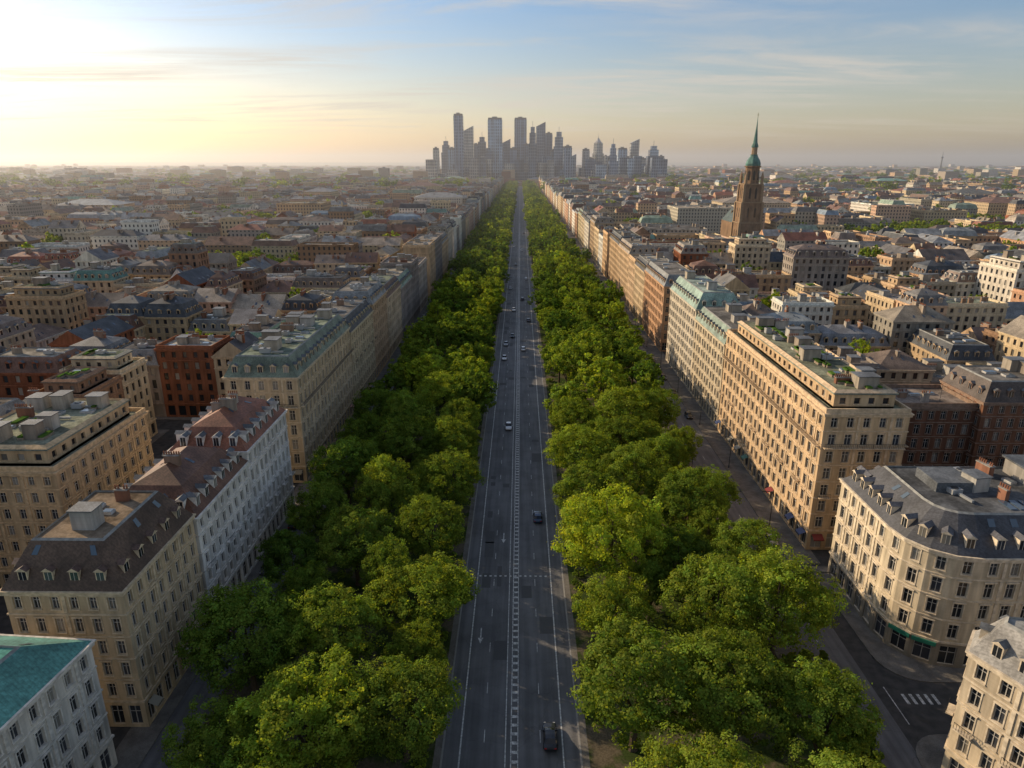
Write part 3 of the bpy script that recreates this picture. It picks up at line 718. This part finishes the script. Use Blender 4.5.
def put(me,name,x,y,s,rng,parent=None,sz=1,tint=None):
    ob=bpy.data.objects.new(name,me); ob.location=(x,y,.1); ob.rotation_euler=(rng.uniform(-.05,.05),rng.uniform(-.05,.05),rng.uniform(0,6.28)); ob.scale=(s*rng.uniform(.92,1.08),s*rng.uniform(.92,1.08),s*sz*rng.uniform(.9,1.1))
    c=TINTS[tint] if tint is not None else rng.choice(TINTS); k=rng.uniform(.88,1.12); ob.color=(c[0]*k,c[1]*k,c[2]*k,1)
    scene.collection.objects.link(ob)
    if parent: ob.parent=parent
    return ob
dist_par=bpy.data.objects.new('distant_avenue_trees',None); scene.collection.objects.link(dist_par)
rng=random.Random(21)
NEAR=[(17,106,9.9,6),(34.5,121,7.4,2),(16.2,72,9.2,3),(30.5,88.5,8.0,4),(40.5,89,8.2,5),(27.5,70,8.2,4),(21,56,7.4,5),(15,131,6.6,3),(15.5,150,7.8,5),(29,172,9.6,5),(34,145,6.2,2),(25.5,134,6.8,3),(38.5,68,6.2,3),(16,88,6.6,5),(29,105,6.8,1),(41,106,6.0,3),(14.5,52,6.3,2),(35,55,6.6,4),(41,132,6.0,2),(26,157,6.2,3),(40,158,6.2,4),(15.5,170,7.0,4),(38.5,176,6.6,2),(24,120,5.4,5),
 (23,98,4.2,2),(36,98,4.6,1),(36,112,4.6,4),(13.6,120,4.4,4),(35,134,4.4,5),(22,146,4.6,2),(34,160,4.8,3),(21,163,4.6,4),
 (-38.5,82.5,7.6,1),(-26,83,7.0,4),(-14.6,94,8.0,5),(-25,66.5,8.8,5),(-13.8,70,6.6,3),(-29,109,8.2,3),(-37.5,138,8.2,1),(-14.5,134,6.8,3),(-26,150,7.6,2),(-21,188,9.4,5),(-35,64,6.2,2),(-15.5,113,6.6,3),(-39,104,6.2,0),(-26.5,129,6.8,4),(-39,121,6.2,2),(-15,152,6.8,4),(-38,158,6.6,1),(-14,52,6.2,4),(-27,50,7,2),(-15,170,6.6,4),(-29,170,6.8,2),(-39,177,6.6,1),(-21,100,5.0,2),
 (-33,95,4.6,1),(-14,82,4.4,4),(-20,122,4.6,2),(-20,142,4.6,3),(-33,149,4.6,1),(-19,161,4.6,3)]
for i,(x,y,cr,ti) in enumerate(NEAR): put(near_m[i%7],'avenue_tree',x,y,cr/7.6,rng,None,1.2 if cr<5.5 else (1.0 if cr<7.5 else .9),ti)
def row(x0,y0,step,smin,smax):
    y=y0
    while y<2250:
        x=x0+rng.uniform(-2.6,2.6); s=rng.uniform(smin,smax); yy=y+rng.uniform(-2,2)
        if y<480: put(rng.choice(mid_m),'avenue_tree',x,yy,s,rng,None,rng.uniform(.85,1.15))
        else: put(rng.choice(far_m),'avenue_tree',x,yy,s,rng,dist_par,rng.uniform(.9,1.1))
        y+=step*rng.uniform(.85,1.3)*s
row(-15.0,186,14,.72,1.15); row(-27,203,14.5,.8,1.3); row(-38.5,193,14.5,.7,1.0)
row(15.5,186,14,.72,1.2); row(27.5,190,14.5,.8,1.35); row(39.5,192,14.5,.7,1.1)
ct=bpy.data.objects.new('distant_park_trees',None); scene.collection.objects.link(ct)
for x,y,l in trees_court:
    for k in range(rng.randint(1,4)):
        a,b=x+rng.uniform(-6,6),y+rng.uniform(-8,8)
        if l: put(rng.choice(mid_m),'courtyard_tree',a,b,rng.uniform(.7,1.0),rng,None,1.3)
        else: put(rng.choice(far_m),'courtyard_tree',a,b,rng.uniform(.8,1.2),rng,ct,1.35)
for (x0,y0,x1,y1) in parks+[(330,900,470,1000),(300,1250,560,1330),(-420,700,-330,760)]:
    for k in range(int((x1-x0)*(y1-y0)/120)):
        nearp=y0<480
        put(rng.choice(mid_m if nearp else far_m),'park_tree',rng.uniform(x0,x1),rng.uniform(y0,y1),rng.uniform(.8,1.3),rng,None if nearp else ct)
for k in range(1000):
    y=1500*math.exp(rng.random()*1.6); x=rng.uniform(-.8,.8)*y; 
    if abs(x)<80: continue
    for j in range(2): put(rng.choice(far_m),'park_tree',x+rng.uniform(-25,25),y+rng.uniform(-20,20),rng.uniform(1.2,2.2),rng,ct)
bush=tree_mesh('shrub_crown',2.2,3.0,10,12,40,.3,77,2,zc=.45,zr=.5)
for k in range(40): put(bush,'shrub',rng.uniform(43,46)+(k%2)*1.5,58+k*.75,rng.uniform(.7,1.2),rng,None,1,3)
for k in range(120):
    put(bush,'shrub',rng.choice([-1,1])*rng.uniform(11.4,13),50+k*3.1,rng.uniform(.35,.6),rng)

# ---------------------------------------------------------------- cars
paint_m,t=newmat('car_paint'); oi=t.n('ShaderNodeObjectInfo'); p_=t.n('ShaderNodeBsdfPrincipled'); t.l(oi.outputs['Color'],p_.inputs['Base Color']); p_.inputs['Roughness'].default_value=.3; p_.inputs['Coat Weight'].default_value=.6; p_.inputs['Metallic'].default_value=.2; o=t.n('ShaderNodeOutputMaterial'); t.l(p_.outputs[0],o.inputs[0])
cg,t=newmat('car_glass'); principled(t,(.012,.014,.018),.06,.6)
rb,t=newmat('tyre_rubber'); principled(t,(.02,.02,.02),.8)
cm,t=newmat('chrome_wheel'); principled(t,(.4,.4,.42),.3,.5,.8)
hl,t=newmat('headlight'); principled(t,(.7,.72,.75),.15,.6)
tl,t=newmat('tail_light'); principled(t,(.4,.02,.02),.2,.6)
def car_mesh():
    mb=MB(); S=[(-2.2,.70,.38,.62,.62,.6),(-2.12,.82,.26,.80,.82,.7),(-1.75,.88,.22,.92,.96,.72),(-1.25,.9,.22,.94,1.40,.62),(-.6,.9,.22,.93,1.47,.62),(.1,.9,.22,.92,1.46,.62),(.45,.9,.22,.92,1.36,.62),(1.1,.89,.22,.90,.94,.74),(1.8,.87,.24,.78,.84,.7),(2.12,.80,.28,.66,.70,.62),(2.22,.68,.36,.56,.56,.55)]
    rings=[]
    for y,w,zl,zs,zr,wr in S: rings.append([(-w*.92,y,zl),(-w,y,(zl+zs)*.5),(-w*.97,y,zs),(-wr,y,zr),(-wr*.4,y,zr+.03),(wr*.4,y,zr+.03),(wr,y,zr),(w*.97,y,zs),(w,y,(zl+zs)*.5),(w*.92,y,zl)])
    for i,(A,B) in enumerate(zip(rings,rings[1:])):
        for k in range(9):
            m=0
            cab=S[i][4]-S[i][3]>.2 or S[i+1][4]-S[i+1][3]>.2
            both=S[i][4]-S[i][3]>.2 and S[i+1][4]-S[i+1][3]>.2
            if cab and k in(2,6): m=1
            if cab and not both and k in(3,4,5): m=1
            if both and i==5 and k in(3,4,5): m=1
            mb.q(A[k],B[k],B[k+1],A[k+1],m,(1,1,1))
        mb.q(A[9],B[9],B[0],A[0],2,(1,1,1))
    mb.p(rings[0][::-1],0,(1,1,1)); mb.p(rings[-1],0,(1,1,1))
    for sx in(-1,1):
        for y in(-1.35,1.4):
            R=.33; c=[(y+R*math.cos(a*math.pi/7),.33+R*math.sin(a*math.pi/7)) for a in range(14)]; x0,x1=sx*.70,sx*.925
            for k in range(14):
                a,b=c[k],c[(k+1)%14]; mb.q((x0,*a),(x0,*b),(x1,*b),(x1,*a),2,(1,1,1))
            mb.p([(x1,*a) for a in c],2,(1,1,1)); mb.p([(x1+sx*.006,y+(a[0]-y)*.62,.33+(a[1]-.33)*.62) for a in c],3,(1,1,1))
        X,Y=(1,0),(0,1)
        mb.box((0,0),X,Y,min(sx*.45,sx*.74),max(sx*.45,sx*.74),2.02,2.2,.56,.68,4,(1,1,1)); mb.box((0,0),X,Y,min(sx*.48,sx*.78),max(sx*.48,sx*.78),-2.2,-2.0,.62,.78,5,(1,1,1))
        mb.box((0,0),X,Y,min(sx*.9,sx*1.06),max(sx*.9,sx*1.06),.5,.68,.88,1.02,0,(1,1,1),True,True)
    ob=mb.build('tmp',mats=[paint_m,cg,rb,cm,hl,tl],origin=(0,0,0)); me=ob.data; bpy.data.objects.remove(ob); return me
CM=car_mesh()
def car(name,x,y,ang,col,s=1,z=.012):
    ob=bpy.data.objects.new(name,CM); ob.location=(x,y,z); ob.rotation_euler=(0,0,ang); ob.color=(*col,1); ob.scale=(s,s,s*1.02); scene.collection.objects.link(ob)
BL=(.02,.022,.028);WH=(.75,.75,.74);SI=(.35,.36,.37);DB=(.03,.05,.1);RD=(.3,.03,.02);GR=(.09,.09,.1)
for x,y,d,c in((5.2,73.6,0,BL),(5.0,134,0,DB),(-2.3,188,1,WH),(-5.2,262,1,WH),(-5.0,284,1,SI),(2.4,276,0,WH),(-2.4,298,1,BL),(5.2,330,0,GR),(-2.3,355,1,WH),(2.3,385,0,BL),(-5,420,1,SI),(5,455,0,WH),(-2.3,520,1,BL),(2.4,610,0,WH),(-5,640,1,WH),(5,760,0,GR)):
    car('car',x,y,math.pi if d else 0,c,1.05)
for side,xx,pr in((1,47.1,.2),(1,53,.25),(-1,-47.6,.5)):
    y=97
    while y<420:
        if rng.random()<pr: car('parked_car',xx+rng.uniform(-.1,.1),y,0 if rng.random()<.5 else math.pi,rng.choice([BL,SI,DB,RD,GR,GR,BL,WH]))
        y+=5.6
for x,y in((-58,145.5),(-63,143)): car('car',x,y,math.pi/2,rng.choice([BL,WH,SI]))
def lamp_mesh():
    mb=MB(); mb.loft(0,0,[(0,.16),(.6,.14),(.65,.09),(8,.06)],8,0,(.05,.05,.05))
    for k in range(8):
        a,b=k/8,(k+1)/8; mb.box((0,0),(1,0),(0,-1),a*1.8,b*1.8,-.04,.04,8+.5*math.sin(a*1.57),8.08+.5*math.sin(b*1.57),0,(.05,.05,.05),True,True)
    mb.box((0,0),(1,0),(0,-1),1.6,2.5,-.15,.15,8.42,8.56,0,(.1,.1,.1),True,True); mb.box((0,0),(1,0),(0,-1),1.75,2.4,-.11,.11,8.39,8.418,1,(.6,.6,.6),True,True)
    lm1,t=newmat('lamp_post_metal'); principled(t,(.04,.045,.045),.5,.4,.5)
    ob=mb.build('tmp',mats=[lm1,hl],origin=(0,0,0)); me=ob.data; bpy.data.objects.remove(ob); return me
LMm=lamp_mesh()
for y in range(92,420,30):
    for x,a in((45.3,0),(54.8,math.pi)):
        ob=bpy.data.objects.new('street_lamp',LMm); ob.location=(x,y+9,.12); ob.rotation_euler=(0,0,a); scene.collection.objects.link(ob)

# ---------------------------------------------------------------- haze, light, sky, camera
hm,t=newmat('air_haze'); vs=t.n('ShaderNodeVolumeScatter'); vs.inputs['Density'].default_value=.000115; vs.inputs['Anisotropy'].default_value=.45; vs.inputs['Color'].default_value=(.97,.97,1,1)
o=t.n('ShaderNodeOutputMaterial'); t.l(vs.outputs[0],o.inputs['Volume'])
mb=MB(); mb.box((0,0),(1,0),(0,-1),-16000,16000,-18000,-330,-8,220,0,(1,1,1),True,False)
mb.q((-16000,330,-8),(-16000,18000,-8),(16000,18000,-8),(16000,330,-8),0,(1,1,1)); mb.build('air_haze',mats=[hm])

az=math.radians(SUN_AZ); el=math.radians(SUN_EL)
sd=Vector((math.sin(az)*math.cos(el),math.cos(az)*math.cos(el),math.sin(el)))
L=bpy.data.lights.new('sun','SUN'); L.energy=5.0; L.angle=math.radians(.5); L.color=(1,.78,.52)
lo=bpy.data.objects.new('sun',L); lo.rotation_euler=sd.to_track_quat('Z','Y').to_euler(); scene.collection.objects.link(lo)
w=bpy.data.worlds.new('World'); scene.world=w; w.use_nodes=True; t=NT(w.node_tree)
sky=t.n('ShaderNodeTexSky',sky_type='NISHITA'); sky.sun_disc=False; sky.sun_elevation=el; sky.sun_rotation=az; sky.air_density=1.0; sky.dust_density=1.3; sky.ozone_density=1.6; sky.altitude=50
tc=t.n('ShaderNodeTexCoord').outputs['Generated']; s=t.n('ShaderNodeSeparateXYZ'); t.l(tc,s.inputs[0])
zz=t.math('ADD',t.math('MAXIMUM',s.outputs[2],0.0),.06)
cb=t.n('ShaderNodeCombineXYZ'); t.l(t.math('DIVIDE',s.outputs[0],zz),cb.inputs[0]); t.l(t.math('DIVIDE',s.outputs[1],zz),cb.inputs[1])
n1=t.noise(t.scalev(cb.outputs[0],(.34,1.1,1)),1.0,9,.66,1.8); n2=t.noise(t.scalev(cb.outputs[0],(.2,.5,1)),1.0,3)
cl=t.math('MULTIPLY',t.ramp(n1,.38,.68),t.ramp(n2,.36,.56)); cl=t.math('MULTIPLY',cl,t.ramp(s.outputs[2],.01,.07))
# low dusty air is warmer, high air a deeper blue
tintc=t.mix(t.ramp(s.outputs[2],.02,.24),(1.12,.93,.80),(.74,.87,1.02))
base=t.mix(1.0,sky.outputs[0],tintc,'MULTIPLY')
up=t.mix(t.ramp(s.outputs[2],.3,.6),base,sky.outputs[0])
col=t.mix(t.math('MULTIPLY',cl,.72),up,(5.2,4.7,4.1))
bg=t.n('ShaderNodeBackground'); t.l(col,bg.inputs[0]); bg.inputs[1].default_value=.135
o=t.n('ShaderNodeOutputWorld'); t.l(bg.outputs[0],o.inputs[0])

cam=bpy.data.cameras.new('camera'); cam.lens=24; cam.sensor_width=36; cam.clip_start=.5; cam.clip_end=90000
co=bpy.data.objects.new('camera',cam); co.location=(.9,0,75); co.rotation_euler=(math.radians(71.95),0,math.radians(.67)); scene.collection.objects.link(co); scene.camera=co
print('faces',sum(len(m.polygons) for m in bpy.data.meshes),'objs',len(bpy.data.objects))
